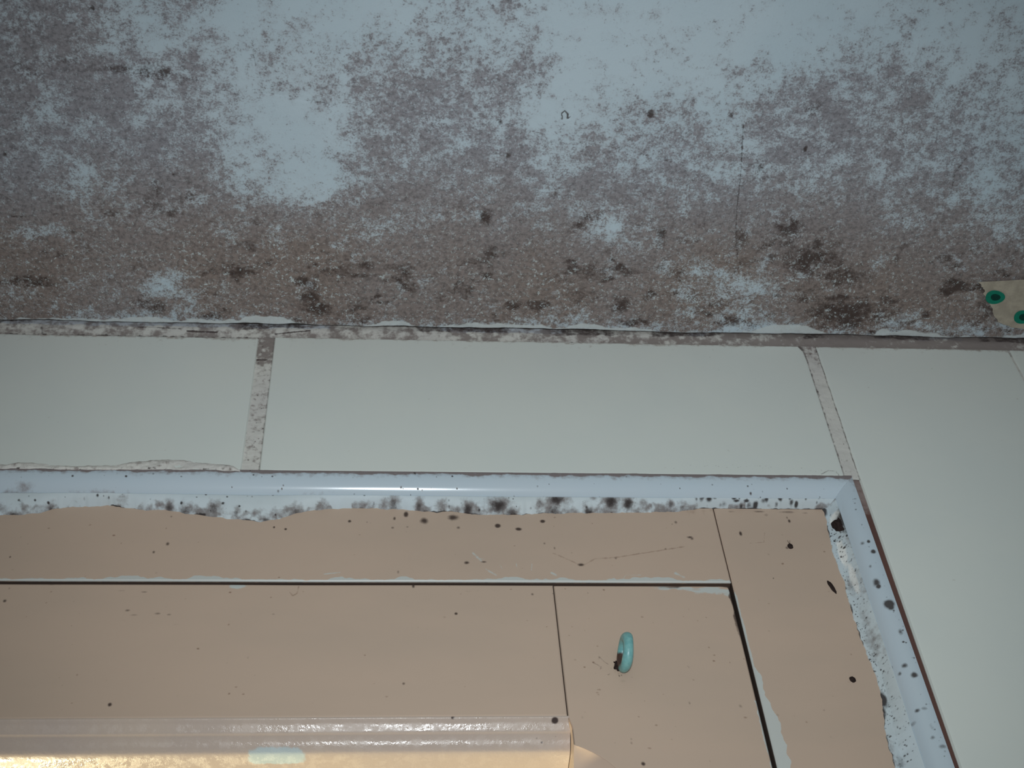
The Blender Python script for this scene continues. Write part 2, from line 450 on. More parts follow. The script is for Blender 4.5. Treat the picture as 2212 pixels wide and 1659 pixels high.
    return tag(acc.build('ceiling', [M_CEIL, M_BARE], None, 0), 'mould-blackened white plaster ceiling above the cream tiles', 'ceiling', None, 'structure')
build_ceiling()

# ------------------------------------------------------------------ wall: cream tiles around the window opening
ZT, ZB = H - 0.0059, H - 0.0795                  # top row of tiles
XL, XR = -0.640, 0.1025                          # window opening in the tiles
def tile_fields(seed, top=False, bottom=False):
    def f(X, Z):
        x0, x1, z0, z1 = X.min(), X.max(), Z.min(), Z.max()
        mo = np.zeros_like(X); dk = np.zeros_like(X)
        if X.shape[0] < 20: return dict(mould=mo, dark=dk, bare=mo)
        e = (fbm(X / 0.006, Z / 0.006, seed, 4) - 0.5)
        if top: mo = np.maximum(mo, 0.62 * sstep(2.4 * MM, 0.1 * MM, (z1 - Z) + e * 3.0 * MM))
        if top: mo = np.maximum(mo, 0.30 * sstep(11 * MM, 1 * MM, (z1 - Z) + e * 8 * MM) * sstep(0.5, 0.7, fbm(X / 0.002, Z / 0.002, seed + 3, 3)))
        if bottom: dk = np.maximum(dk, 0.95 * sstep(0.75 * MM, 0.2 * MM, (Z - z0) + e * 1.1 * MM))
        r = np.random.default_rng(seed)
        for _ in range(26):
            zz = z1 - (z1 - z0) * r.random() ** (1.8 if top else 1.0)
            stamp(mo, X, Z, r.uniform(x0, x1), zz, r.uniform(.2, .6) * MM, r.uniform(.2, .5) * MM, r.uniform(.25, .6), 0, 1.0)
        if bottom and x1 > 0.09:
            for px in range(1420, 1830, 6):      # the dotted tide mark of old adhesive
                x, z = at(px, 1012 + 6 * math.sin(px / 90.0) + r.uniform(-3, 3), 0)
                stamp(dk, X, Z, x, z, r.uniform(.2, .45) * MM, r.uniform(.15, .3) * MM, r.uniform(.3, .7), 0, 1.0)
            stroke(dk, X, Z, [at(px, py, 0) for px, py in ((1775, 1024), (1790, 1016), (1805, 1018), (1812, 1026))], .3 * MM, .6)
            stroke(dk, X, Z, [at(px, py, 0) for px, py in ((1574, 968), (1573, 973), (1577, 976))], .35 * MM, .35)
            stroke(dk, X, Z, [at(px, py, 0) for px, py in ((1728, 746), (1742, 765))], .5 * MM, .8)
        return dict(mould=mo, dark=dk, bare=np.zeros_like(X))
    return f

def build_wall():
    acc = Acc()
    # masonry behind the tiles, round the opening
    for lo, hi in [((-1.3, .008, ZB), (1.0, .12, H + .02)), ((XR, .008, .9), (1.0, .12, ZB)), ((-1.3, .008, .9), (XL, .12, ZB)), ((XL, .008, .9), (XR, .12, 1.33))]:
        acc.box(lo, hi, 1)
    fine = 0.42 * MM
    def tl(x0, x1, z0, z1, seed=None, lean=None, **kw):
        st = fine if seed else (x1 - x0) / 12
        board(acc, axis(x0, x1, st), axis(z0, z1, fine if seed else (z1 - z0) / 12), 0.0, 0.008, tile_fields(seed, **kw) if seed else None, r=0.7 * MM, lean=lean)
    tl(-0.2995, -0.1032, ZB, ZT - .0008, 101, top=True, bottom=True)
    tl(-0.0976, 0.0985, ZB, ZT, 102, lean=lambda X, Z: np.interp(Z, [H - .079, H - .015, H - .0095, H - .006], [-.0003, .0012, .0010, -.0004]) * (X + .0976) / .1961, top=True, bottom=True)
    tl(0.1030, 0.1801, H - .2060, ZT, 103, lean=lambda X, Z: np.interp(Z, [H - .2, H - .08, H - .005], [-.0017, 0.0, .0017]) * (.1801 - X) / .0771, top=True)
    tl(0.1806, 0.3770, H - .2060, ZT, 104, top=True)
    for k in range(2): tl(-0.2995 - .202 * (k + 1), -0.1032 - .202 * (k + 1), ZB, ZT - .0008)
    tl(-0.905, -0.708, ZB, ZT); tl(0.380, 0.578, H - .2060, ZT)
    for r_ in range(1, 5):
        z1 = H - .2060 - .003 - (r_ - 1) * .2035
        tl(0.1030, 0.1800, z1 - .2, z1); tl(0.1808, 0.3770, z1 - .2, z1); tl(0.380, 0.578, z1 - .2, z1)
    for r_ in range(5):
        z1 = ZB - .003 - r_ * .2035
        tl(-0.840, -0.643, z1 - .2, z1)
    for c_ in range(4): tl(-0.640 + c_ * .186, -0.457 + c_ * .186, 1.13, 1.327)
    w = acc.build('wall_back', [M_TILE, M_BARE])
    tag(w, 'cream glazed wall tiles around the recessed window', 'wall', None, 'structure')
    # grout, slightly behind the tile faces
    g = Acc()
    def gr(xs, zs, y0, seed, fn):
        X, Z = np.meshgrid(xs, zs, indexing='ij')
        n = fbm(X / .004, Z / .004, seed, 4); n2 = fbm(X / .0012, Z / .0012, seed + 5, 3)
        F = fn(X, Z, n, n2)
        Y = y0 + (n - .5) * .5 * MM + F.pop('y', 0)
        g.grid(np.stack([X, Y, Z], -1), 0, F)
    def cornice(X, Z, n, n2):
        h = (Z - (H - .0064)) / .0072                      # 0 at the tiles, 1 at the ceiling
        mo = .56 + (n - .5) * 1.4 + .25 * sstep(-.05, .12, X) + .25 * sstep(0.06, .16, X)
        dk = .62 * sstep(.74, .9, h + (fbm(X / .012, Z / .02, 61, 4) - .5) * .7) * sstep(.45, .6, fbm(X / .02, X * 0, 62, 4))
        dk = np.maximum(dk, .75 * sstep(.25, .06, h + (n2 - .5) * .3))
        for p0, p1, w_, s in [((405, 716), (468, 718), .5, .9), ((595, 722), (670, 716), .35, .9), ((90, 708), (92, 722), .6, .6), ((300, 708), (390, 712), .5, .6)]:
            stroke(dk, X, Z, [at(*p0, 0.001), at(*p1, 0.001)], w_ * MM, s)
        ba = .75 * sstep(.80, .92, h + (n - .5) * .3) * sstep(.55, .45, fbm(X / .03, X * 0, 63, 3))
        return dict(mould=mo, dark=dk, bare=ba, y=-.5 * MM * sstep(.2, .9, h))
    gr(axis(-.235, .275, .4 * MM, (-1.3, -.8, -.5, .45, .7, 1.0)), axis(H - .0072, H + .0026, .4 * MM), .0011, 70, cornice)
    def joint(left):
        def f(X, Z, n, n2):
            mo = .22 + (n2 - .5) * 1.0 + (n - .5) * .5
            if left:
                mo = mo + .75 * sstep(H - .026, H - .012, Z + (n - .5) * 8 * MM)
            else:
                mo = mo - .22 + .6 * sstep(H - .022, H - .008, Z)
            dk = np.zeros_like(X)
            xa, xb = (-.1036, -.0976) if left else (np.interp(Z, [H - .079, H - .015], [.0982, .0997]), np.interp(Z, [H - .08, H - .005], [.1030, .1047]))
            dk = np.maximum(dk, .55 * sstep(.5 * MM, .1 * MM, X - xa + (n2 - .5) * .8 * MM))
            dk = np.maximum(dk, .55 * sstep(.40 * MM, .1 * MM, xb - X))
            if left:
                stroke(dk, X, Z, [at(555, 774, 0), at(575, 774, 0)], .4 * MM, .8)
                stroke(dk, X, Z, [at(556, 810, 0), at(572, 808, 0)], .3 * MM, .6)
            r = np.random.default_rng(5 + left)
            for _ in range(34):
                stamp(dk, X, Z, r.uniform(*((xa, xb) if left else (.099, .1035))), r.uniform(ZB, ZT), r.uniform(.15, .4) * MM, r.uniform(.15, .4) * MM, r.uniform(.4, .85), 0, 1.0)
            return dict(mould=np.clip(mo, 0, 1), dark=dk, bare=np.zeros_like(X))
        return f
    gr(axis(-.1038, -.0972, .3 * MM), axis(ZB - .001, ZT, .35 * MM), .0006, 71, joint(True))
    gr(axis(.0978, .1052, .3 * MM), axis(ZB - .0012, ZT, .35 * MM), .0003, 72, joint(False))
    def thin(X, Z, n, n2): return dict(mould=.3 + 0 * X, dark=.5 * sstep(H - .03, H - .008, Z) + 0 * X, bare=0 * X)
    gr(axis(.1797, .1811, .35 * MM), axis(H - .206, ZT, .5 * MM), .0004, 73, thin)
    # the lump of grout smeared along the lower edge of the left-hand tile
    xs = axis(-.235, -.1036, .35 * MM)
    prof = [(-60, 996), (0, 996), (15, 1003), (40, 997), (90, 998), (130, 1004), (200, 1004), (250, 1001), (300, 994), (350, 990), (390, 990), (430, 995), (480, 1001), (505, 1005), (515, 1012), (524, 1019)]
    tops = np.interp(xs, [at(*p, 0)[0] for p in prof], [at(*p, 0)[1] for p in prof])
    tt = np.linspace(0, 1, 22)
    X = np.repeat(xs[:, None], 22, 1); Z = ZB - .0004 + (tops[:, None] - ZB + .0004) * tt[None]
    n = fbm(X / .004, Z / .003, 81, 4); n2 = fbm(X / .0012, Z / .0012, 82, 3)
    Y = .0010 - .0014 * np.sqrt(np.clip(1 - (2 * tt[None] - 1) ** 2, 0, 1)) * (.5 + n)
    dk = np.maximum(.8 * sstep(.1, .02, tt[None] + (n2 - .5) * .1), .55 * sstep(.88, .98, tt[None] + (n - .5) * .15) * sstep(.4, .6, fbm(X / .01, X * 0, 83, 3)))
    dk = np.maximum(dk, .8 * sstep(.58, .75, n2) * sstep(.6, .1, tt[None]))
    g.grid(np.stack([X, Y, Z], -1), 0, dict(mould=.26 + (n - .5) * 1.1 + (n2 - .5) * .4, dark=dk, bare=0 * X))
    for lo, hi in [((-1.3, .002, ZB), (-.30, .008, ZT - .001)), ((.381, .002, 1.1), (1.0, .008, ZT - .001)), ((XR + .0004, .002, 1.12), (.3775, .008, H - .2)), ((-.85, .002, 1.12), (XL - .001, .008, ZB)), ((XL, .002, 1.12), (XR, .008, 1.326))]:
        g.box(lo, hi)
    go = keep_world(g.build('grout', M_GROUT, None, 0), w)
    tag(go, 'dirty grey grout')
build_wall()

# ------------------------------------------------------------------ quadrant trim at the tile edges, with its sealant
QR = 7.5 * MM
XT = .1005                                           # outer edge of the upright quadrant
ZTR = ZB - .0002                                     # outer edge of the level quadrant
def spots_into(F, X, Z, L, Y, kx=.125, kz=.18, hard=1.0):
    for px, py, rx, ry, s in L:
        x, z = at(px, py, Y)
        stamp(F, X, Z, x, z, rx * kx * MM, ry * kz * MM, s, 0, hard)

def build_level_trim():
    xs = axis(-.235, XT, .35 * MM, (XL, -.5, -.4, -.3))
    th = np.linspace(-.12, math.pi / 2 + .06, 48)
    X = np.repeat(xs[:, None], len(th), 1)
    T = np.repeat(th[None], len(xs), 0)
    y = QR - QR * np.cos(T); z = ZTR - QR * np.sin(T)
    # mitre towards the upright quadrant
    X = np.minimum(X, XT - QR * np.sin(np.clip(T, 0, 9)))
    mo, dk = np.zeros_like(X), np.zeros_like(X)
    n = fbm(X / .004, z / .003, 91, 4); n2 = fbm(X / .0012, z / .0012, 92, 3)
    mo = np.maximum(mo, .95 * sstep(.17, .02, T + (n - .5) * .3))
    mo = np.maximum(mo, .42 * sstep(.45, .10, T + (n - .5) * .4))
    r = np.random.default_rng(3)
    for _ in range(170):
        px = r.uniform(0, 1840); py = r.choice([r.uniform(1030, 1050), r.uniform(1060, 1100)], p=[.35, .65])
        x, zz = at(px, py, .004); s = r.uniform(.12, .42)
        stamp(dk, X, z, x, zz, s * MM, s * MM, r.uniform(.5, 1), 0, 1)
    spots_into(mo, X, z, [(55, 1065, 26, 9, .6), (165, 1078, 22, 12, .8), (110, 1080, 30, 8, .4), (10, 1080, 30, 10, .5), (230, 1085, 18, 10, .5), (30, 1092, 50, 8, .45), (680, 1075, 40, 12, .35), (380, 1085, 20, 8, .4), (330, 1080, 18, 6, .3)], .005)
    mo = np.maximum(mo, .66 * sstep(.40, .58, fbm(X / .007, z / .005, 94, 4)) * sstep(.65, 1.25, T) * sstep(-.12, -.145, X))
    lift = sstep(1.15, 1.5, T) * sstep(.35, .6, fbm(X / .008, X * 0, 95, 3))
    mo = np.maximum(mo, .35 * lift)
    acc = Acc()
    acc.grid(np.stack([X, y, z], -1), 0, dict(mould=mo, dark=dk, bare=np.zeros_like(X)), flip=False)
    o = acc.build('trim_1', M_TRIM, None, 0)
    tag(o, 'white glossy quadrant trim running level under the tiles', 'trim', None, 'structure')
    # sealant smeared between quadrant and window head
    prof = [(-80, 1112), (0, 1114), (40, 1113), (85, 1110), (112, 1100), (150, 1096), (230, 1094), (300, 1101), (370, 1105), (430, 1113), (500, 1122), (560, 1127), (600, 1124), (640, 1108), (700, 1100), (780, 1099), (870, 1101), (940, 1106), (1060, 1113), (1130, 1112), (1200, 1110), (1280, 1109), (1370, 1108), (1480, 1104), (1540, 1096), (1640, 1099), (1700, 1098), (1790, 1098), (1850, 1097)]
    xs = axis(-.235, .0935, .35 * MM, (XL, -.5, -.4, -.3))
    low = np.interp(xs, [at(*p)[0] for p in prof], [at(*p)[1] for p in prof])
    low = low + (fbm(xs / .004, xs * 0 + 1.7, 97, 4) - .5) * 2.0 * MM
    low = np.minimum(low, ZTR - QR - .0004)
    tt = np.linspace(0, 1, 30)
    X = np.repeat(xs[:, None], 30, 1); Tt = np.repeat(tt[None], len(xs), 0)
    z0 = ZTR - QR * math.sin(1.05) ; y0 = QR - QR * math.cos(1.05)
    Z = z0 + (low[:, None] - z0) * Tt
    Y = y0 + (FRONT + .0002 - y0) * Tt ** 1.3 - .0004 * np.sin(Tt * math.pi) * (.4 + fbm(X / .006, Z / .004, 98, 3))
    Y[:, 0] += .0012; Y[:, 1] += .0003
    mo, dk = np.zeros_like(X), np.zeros_like(X)
    n = fbm(X / .0035, Z / .003, 99, 4)
    spots_into(mo, X, Z, [(95, 1108, 24, 6, 1), (30, 1110, 24, 5, 1), (0, 1103, 20, 8, .8), (110, 1098, 9, 7, 1), (265, 1090, 14, 8, .6), (365, 1098, 16, 8, 1), (340, 1096, 8, 6, .6), (400, 1104, 24, 8, 1), (395, 1102, 10, 10, .8), (430, 1110, 10, 8, .6), (462, 1104, 16, 11, 1), (445, 1112, 20, 6, .7), (510, 1112, 10, 9, 1), (520, 1118, 14, 6, .8), (575, 1122, 16, 6, 1), (545, 1125, 12, 4, .8), (640, 1106, 16, 9, 1), (615, 1118, 18, 5, .6), (700, 1094, 16, 6, .6),
                         (800, 1097, 10, 8, .9), (850, 1095, 14, 10, 1), (830, 1096, 20, 10, .7), (905, 1098, 11, 9, 1), (955, 1100, 12, 9, .9), (1010, 1104, 15, 11, 1.1), (985, 1112, 16, 7, .7), (1075, 1100, 28, 12, 1.1), (1105, 1108, 20, 8, 1), (1165, 1097, 12, 9, .9), (1170, 1104, 10, 6, .7),
                         (1200, 1092, 26, 12, 1.1), (1195, 1104, 24, 9, 1), (1240, 1106, 20, 6, .8), (1272, 1106, 16, 9, 1.1), (1280, 1090, 12, 6, .7), (1318, 1095, 20, 13, 1.1), (1355, 1097, 16, 10, 1.1), (1325, 1104, 30, 6, .8), (1388, 1097, 10, 7, .8), (1400, 1112, 20, 5, .8), (1425, 1106, 12, 7, .9), (1447, 1098, 10, 6, 1), (1475, 1100, 16, 7, .9)], .0070, .165, .23)
    for px in range(1500, 1850, 9):
        x, z = at(px + r.uniform(-5, 5), 1094 + r.uniform(-3, 4))
        stamp(dk, X, Z, x, z, r.uniform(.3, 1.1) * MM, r.uniform(.2, .5) * MM, r.uniform(.5, 1.0), 0, 1)
    for _ in range(150):
        px = r.uniform(0, 1800); x, z = at(px, r.uniform(1085, 1122))
        s = r.uniform(.15, .45); stamp(dk, X, Z, x, z, s * MM, s * MM, r.uniform(.4, 1), 0, 1)
    mo = np.maximum(mo, .80 * sstep(.42, .58, fbm(X / .0055, Z / .004, 102, 4)) * sstep(.35, .85, Tt + (n - .5) * .5))
    dk = np.maximum(dk, .8 * sstep(.91, .99, Tt + (n - .5) * .25) * sstep(.42, .62, fbm(X / .007, X * 0 + 4, 96, 4)))
    acc = Acc(); acc.grid(np.stack([X, Y, Z], -1), 0, dict(mould=np.clip(mo * (.6 + .8 * (n - .2)), 0, 1), dark=np.maximum(dk, np.clip((mo - .62) * 1.6, 0, 1)), bare=np.zeros_like(X)), flip=False)
    tag(keep_world(acc.build('sealant', M_FILL, None, 0), o), 'mould-spotted white sealant bead')
build_level_trim()

def build_upright_trim():
    zs = axis(H - .245, ZTR, .35 * MM, (1.34, 1.6, 1.8, 2.0))
    th = np.linspace(.0, math.pi / 2 + .06, 44)
    Z = np.repeat(zs[:, None], len(th), 1); T = np.repeat(th[None], len(zs), 0)
    x = XT - QR * np.sin(T) + .0068 * (Z - ZTR); y = QR - QR * np.cos(T)
    Z = np.minimum(Z, ZTR - QR * np.sin(np.clip(T, 0, 9)))
    mo, dk = np.zeros_like(Z), np.zeros_like(Z)
    n = fbm(x / .003, Z / .004, 111, 4)
    r = np.random.default_rng(11)
    spots_into(dk, x, Z, [(1858, 1190, 5, 5, .6), (1870, 1190, 4, 4, 1), (1880, 1212, 6, 5, 1), (1888, 1275, 8, 9, .9), (1892, 1284, 5, 5, 1), (1914, 1325, 11, 9, 1.2), (1918, 1332, 8, 6, 1), (1938, 1386, 6, 7, .7), (1922, 1446, 5, 5, 1), (1948, 1455, 7, 5, .8), (1940, 1466, 4, 4, .7), (1968, 1478, 8, 6, .9), (1938, 1504, 4, 5, .9), (1945, 1540, 6, 4, .9), (1976, 1550, 6, 4, .7), (1990, 1550, 8, 4, .6), (1950, 1594, 9, 7, 1.2), (1960, 1605, 10, 6, 1.2), (1970, 1570, 8, 5, .5), (1978, 1632, 10, 6, .6), (2008, 1612, 6, 4, .6), (2028, 1634, 10, 5, .6), (2005, 1590, 6, 8, .45), (1875, 1240, 4, 4, .7), (1862, 1270, 4, 4, .7)], .0045, hard=1.0)
    for _ in range(160):
        px = r.uniform(-34, 10); py = r.uniform(1090, 1659); X0 = 1865 + (py - 1090) * .34
        xx, zz = at(X0 + px, py, .005); s = r.uniform(.12, .42)
        stamp(dk, x, Z, xx, zz, s * MM, s * MM, r.uniform(.35, .9), 0, 1)
    mo = np.maximum(mo, .5 * sstep(.45, .10, T + (n - .5) * .25) * sstep(H - .095, H - .080, Z))
    acc = Acc()
    acc.grid(np.stack([x, y, Z], -1), 0, dict(mould=mo, dark=dk, bare=np.zeros_like(Z)), flip=True)
    o = acc.build('trim_2', M_TRIM, None, 0)
    tag(o, 'white glossy quadrant trim running upright beside the large tile', 'trim', None, 'structure')
    # the brown, dirty gap between quadrant and tile
    zs2 = axis(1.34, ZTR + .0003, .001); xs2 = np.linspace(.0985, .1036, 14)
    X, Z = np.meshgrid(xs2, zs2, indexing='ij')
    Y = .0009 + .0003 * fbm(X / .002, Z / .01, 121, 3)
    acc = Acc(); acc.grid(np.stack([X, Y, Z], -1), 0, dict(mould=.8 * sstep(H - .106, H - .088, Z), dark=.15 + 0 * X, bare=0 * X))
    tag(keep_world(acc.build('grime_line', M_DIRT, None, 0), o), 'brown grimy joint line')
    # filler smeared over the edge of the window jamb
    prof = [(1768, 1092), (1775, 1100), (1783, 1120), (1790, 1160), (1797, 1190), (1806, 1215), (1815, 1240), (1824, 1262), (1838, 1320), (1846, 1345), (1857, 1375), (1868, 1400), (1880, 1430), (1892, 1465), (1898, 1490), (1905, 1515), (1910, 1550), (1913, 1580), (1920, 1620), (1932, 1659), (1960, 1760)]
    pz = [at(*p)[1] for p in prof]; pxx = [at(*p)[0] for p in prof]
    zs = axis(H - .245, ZTR - QR + .0008, .35 * MM, (1.34, 1.6, 1.8, 2.0))
    inner = np.interp(zs, pz[::-1], pxx[::-1]) + (fbm(zs / .004, zs * 0 + 2.2, 131, 4) - .5) * 1.4 * MM
    inner = np.minimum(inner, XT - QR - .0012)
    tt = np.linspace(0, 1, 44)
    Z = np.repeat(zs[:, None], 44, 1); Tt = np.repeat(tt[None], len(zs), 0)
    x0 = XT - QR * math.sin(1.0); y0 = QR - QR * math.cos(1.0)
    x0 = x0 + .0068 * (zs[:, None] - ZTR)
    X = x0 + (inner[:, None] - x0) * Tt
    Y = y0 + (FRONT + .0001 - y0) * np.minimum(1, Tt * 1.6) ** 1.2 - .00035 * np.sin(Tt * math.pi) * (.3 + fbm(X / .004, Z / .006, 132, 3)) - .0003 * sstep(.3, .9, Tt) * (1 - sstep(.96, 1.0, Tt))
    Y[:, 0] += .0012; Y[:, 1] += .0003
    mo, dk, ba = np.zeros_like(X), np.zeros_like(X), np.zeros_like(X)
    n = fbm(X / .003, Z / .004, 133, 4); n2 = fbm(X / .0012, Z / .0012, 134, 3)
    spots_into(dk, X, Z, [(1827, 1088, 8, 10, 1.1), (1832, 1100, 6, 12, 1), (1776, 1104, 9, 12, 1.1), (1772, 1095, 8, 5, 1), (1825, 1140, 16, 22, 1.2), (1830, 1165, 12, 10, .8), (1850, 1205, 9, 7, .7), (1895, 1500, 8, 9, .6), (1905, 1512, 8, 12, 1.1), (1907, 1535, 5, 12, .8), (1888, 1470, 4, 24, .9), (1878, 1440, 4, 14, .7), (1915, 1600, 8, 20, .4), (1945, 1650, 10, 14, .5)], FRONT, .165, .23)
    spots_into(mo, X, Z, [(1838, 1185, 14, 22, .75), (1845, 1215, 12, 14, .5), (1860, 1280, 14, 40, .55), (1835, 1265, 8, 22, .6), (1885, 1395, 14, 30, .6), (1868, 1350, 8, 30, .55), (1905, 1420, 12, 14, .5), (1920, 1620, 12, 40, .55), (1800, 1094, 26, 5, .9)], FRONT, .165, .23)
    spots_into(ba, X, Z, [(1803, 1130, 14, 16, .9), (1818, 1200, 10, 40, .7), (1842, 1260, 7, 40, .8)], FRONT)
    for _ in range(620):
        py = r.uniform(1090, 1659); fx = r.random() ** 1.2
        zz = at(1850, py)[1]; xx = np.interp(zz, zs, inner) * (1 - fx) + (XT - QR) * fx; s = r.uniform(.10, .32)
        stamp(dk, X, Z, xx, zz, s * MM, s * MM, r.uniform(.3, .9), 0, 1)
    for _ in range(150):
        xx, zz = at(1826 + r.normal(0, 11), 1152 + r.normal(0, 30)); s = r.uniform(.12, .45)
        stamp(dk, X, Z, xx, zz, s * MM, s * MM, r.uniform(.5, 1), 0, 1)
    dk = np.maximum(dk, .75 * sstep(.93, .99, Tt + (n - .5) * .2) * sstep(.42, .6, fbm(Z / .006, Z * 0 + 4, 135, 4)))
    stroke(dk, X, Z, [at(p, q) for p, q in ((1827, 1090), (1836, 1130), (1842, 1190))], .35 * MM, .75)
    acc = Acc(); acc.grid(np.stack([X, Y, Z], -1), 0, dict(mould=mo, dark=dk, bare=ba), flip=True)
    tag(keep_world(acc.build('filler', M_FILL, None, 0), o), 'cracked off-white filler with mould specks')
    # raised black colony in the corner
    cx, cz = at(1825, 1138)
    u = np.linspace(0, 2 * math.pi, 40, endpoint=False); v = np.linspace(0.02, 1, 14)
    U, V = np.meshgrid(u, v, indexing='ij')
    rad = 1 + .9 * (fbm(np.cos(U) * 2 + 5, np.sin(U) * 2 + 5, 141, 3) - .5)
    X = cx - 1.9 * MM + 2.5 * MM * rad * V * np.cos(U) + .6 * MM * V * np.sin(U) * -1
    Z = cz - 2.6 * MM + 5.4 * MM * rad * V * np.sin(U)
    Y = FRONT - .0026 - .0009 * np.sqrt(np.clip(1 - V ** 2, 0, 1)) - .0008 * (fbm(X / .0009, Z / .0009, 142, 3) - .5) * (1 - V ** 4) + .0030 * V ** 6
    acc = Acc(); acc.grid(np.stack([X, Y, Z], -1), 0, None, close_u=True, flip=True)
    tag(keep_world(acc.build('mould_colony', M_MOULD, None, 0), o), 'raised black mould colony')
build_upright_trim()

# quadrants round the rest of the opening
def plain_trim(name, pts, label):
    acc = Acc(); th = np.linspace(0, math.pi / 2, 12)
    (xa, za), (xb, zb), (nx, nz) = pts
    P = np.array([[[xa + nx * QR * math.sin(t), QR - QR * math.cos(t), za + nz * QR * math.sin(t)], [xb + nx * QR * math.sin(t), QR - QR * math.cos(t), zb + nz * QR * math.sin(t)]] for t in th])
    acc.grid(P, 0, None, flip=(nx > 0))
    tag(acc.build(name, M_TRIM, None, 0), label, 'trim', None, 'structure')
plain_trim('trim_3', ((XL, 1.33), (XL, ZTR), (1, 0)), 'white quadrant trim at the far side of the window')
plain_trim('trim_4', ((XL, 1.33), (XT, 1.33), (0, 1)), 'white quadrant trim below the window')

# ------------------------------------------------------------------ window: fixed frame
XJ = .0527                                            # joint of head and jamb, and edge of the sash
ZH = H - .1212                                        # underside of the head
win = empty('window_1', (-.27, FRONT, 1.8))
tag(win, 'beige painted wooden window frame set behind the tiles', 'window frame', None, 'structure')

def grain_specks(F, X, Z, seed, n, lo=.12, hi=.4, smin=.3, smax=.85):
    r = np.random.default_rng(seed)
    x0, x1, z0, z1 = max(X.min(), -.2), X.max(), max(Z.min(), H - .21), Z.max()
    for _ in range(n):
        s = r.uniform(lo, hi)
        stamp(F, X, Z, r.uniform(x0, x1), r.uniform(z0, z1), s * MM * r.uniform(.7, 1.6), s * MM, r.uniform(smin, smax), 0, 1)

def head_fields(X, Z):
    mo, dk, ba = np.zeros_like(X), np.zeros_like(X), np.zeros_like(X)
    grain_specks(mo, X, Z, 201, 70)
    spots_into(dk, X, Z, [(755, 1126, 5, 4, .8), (793, 1128, 3, 3, .5), (800, 1130, 3, 3, .5), (848, 1140, 5, 3, .7), (852, 1120, 4, 5, .8), (877, 1111, 6, 7, 1), (880, 1138, 4, 3, .6), (916, 1125, 11, 8, .8), (1075, 1136, 7, 5, 1.1), (1120, 1143, 8, 4, 1), (1172, 1126, 7, 4, 1), (990, 1140, 6, 4, .6), (980, 1118, 16, 8, .8), (1214, 1154, 4, 4, .4), (1176, 1174, 4, 3, .6), (1198, 1184, 3, 5, .6), (1008, 1216, 7, 4, .8), (1045, 1214, 8, 2, .8), (1255, 1220, 9, 4, .8), (1330, 1206, 4, 3, .6), (1235, 1194, 3, 3, .5), (1438, 1185, 4, 3, .6), (860, 1236, 4, 6, .6), (1460, 1128, 5, 5, .7), (1452, 1132, 3, 3, .5), (1490, 1160, 9, 3, .8), (1495, 1163, 5, 4, .7), (1380, 1195, 3, 3, .5), (592, 1139, 3, 3, .9), (617, 1143, 4, 3, .9), (362, 1175, 5, 5, .8), (45, 1160, 4, 3, .5), (370, 1116, 4, 3, .6), (60, 1175, 3, 3, .5), (332, 1193, 4, 4, .7), (22, 1203, 3, 3, .7), (1440, 1140, 3, 3, .4)], FRONT)
    stroke(mo, X, Z, [at(p, q) for p, q in ((1195, 1195), (1235, 1212), (1252, 1221), (1266, 1218), (1285, 1207), (1330, 1204), (1400, 1193), (1480, 1180))], .35 * MM, .55)
    for py in (1122, 1130, 1146, 1168):
        stroke(mo, X, Z, [at(p, py + 5 * math.sin(p / 60.0)) for p in range(1330, 1560, 30)], .3 * MM, .22)
    stroke(mo, X, Z, [at(p, 1105 + 4 * math.sin(p / 37.)) for p in range(1490, 1570, 16)], 1.5 * MM, .35)
    e = Z - Z.min()
    n = fbm(X / .01, X * 0, 205, 4); n2 = fbm(X / .002, Z / .002, 206, 3)
    ba = np.maximum(ba, .9 * sstep(1.0 * MM, .2 * MM, e - 1.3 * MM * sstep(.45, .75, n) + (n2 - .5) * 1.0 * MM) * sstep(-.21, -.15, X))
    for pts, w in [([(1022, 1195), (1040, 1212)], .7), ([(1030, 1205), (1046, 1208)], .5), ([(1050, 1230), (1072, 1243)], .6), ([(1080, 1220), (1085, 1230)], .3), ([(1115, 1218), (1118, 1228)], .3), ([(1149, 1218), (1148, 1232)], .3), ([(1192, 1238), (1200, 1242)], .8), ([(1460, 1238), (1476, 1246)], .9), ([(1345, 1252), (1352, 1242), (1385, 1242)], .3), ([(700, 1240), (735, 1236)], .4)]:
        stroke(ba, X, Z, [at(*p) for p in pts], w * MM, .52)
    return dict(mould=mo, dark=dk, bare=ba)

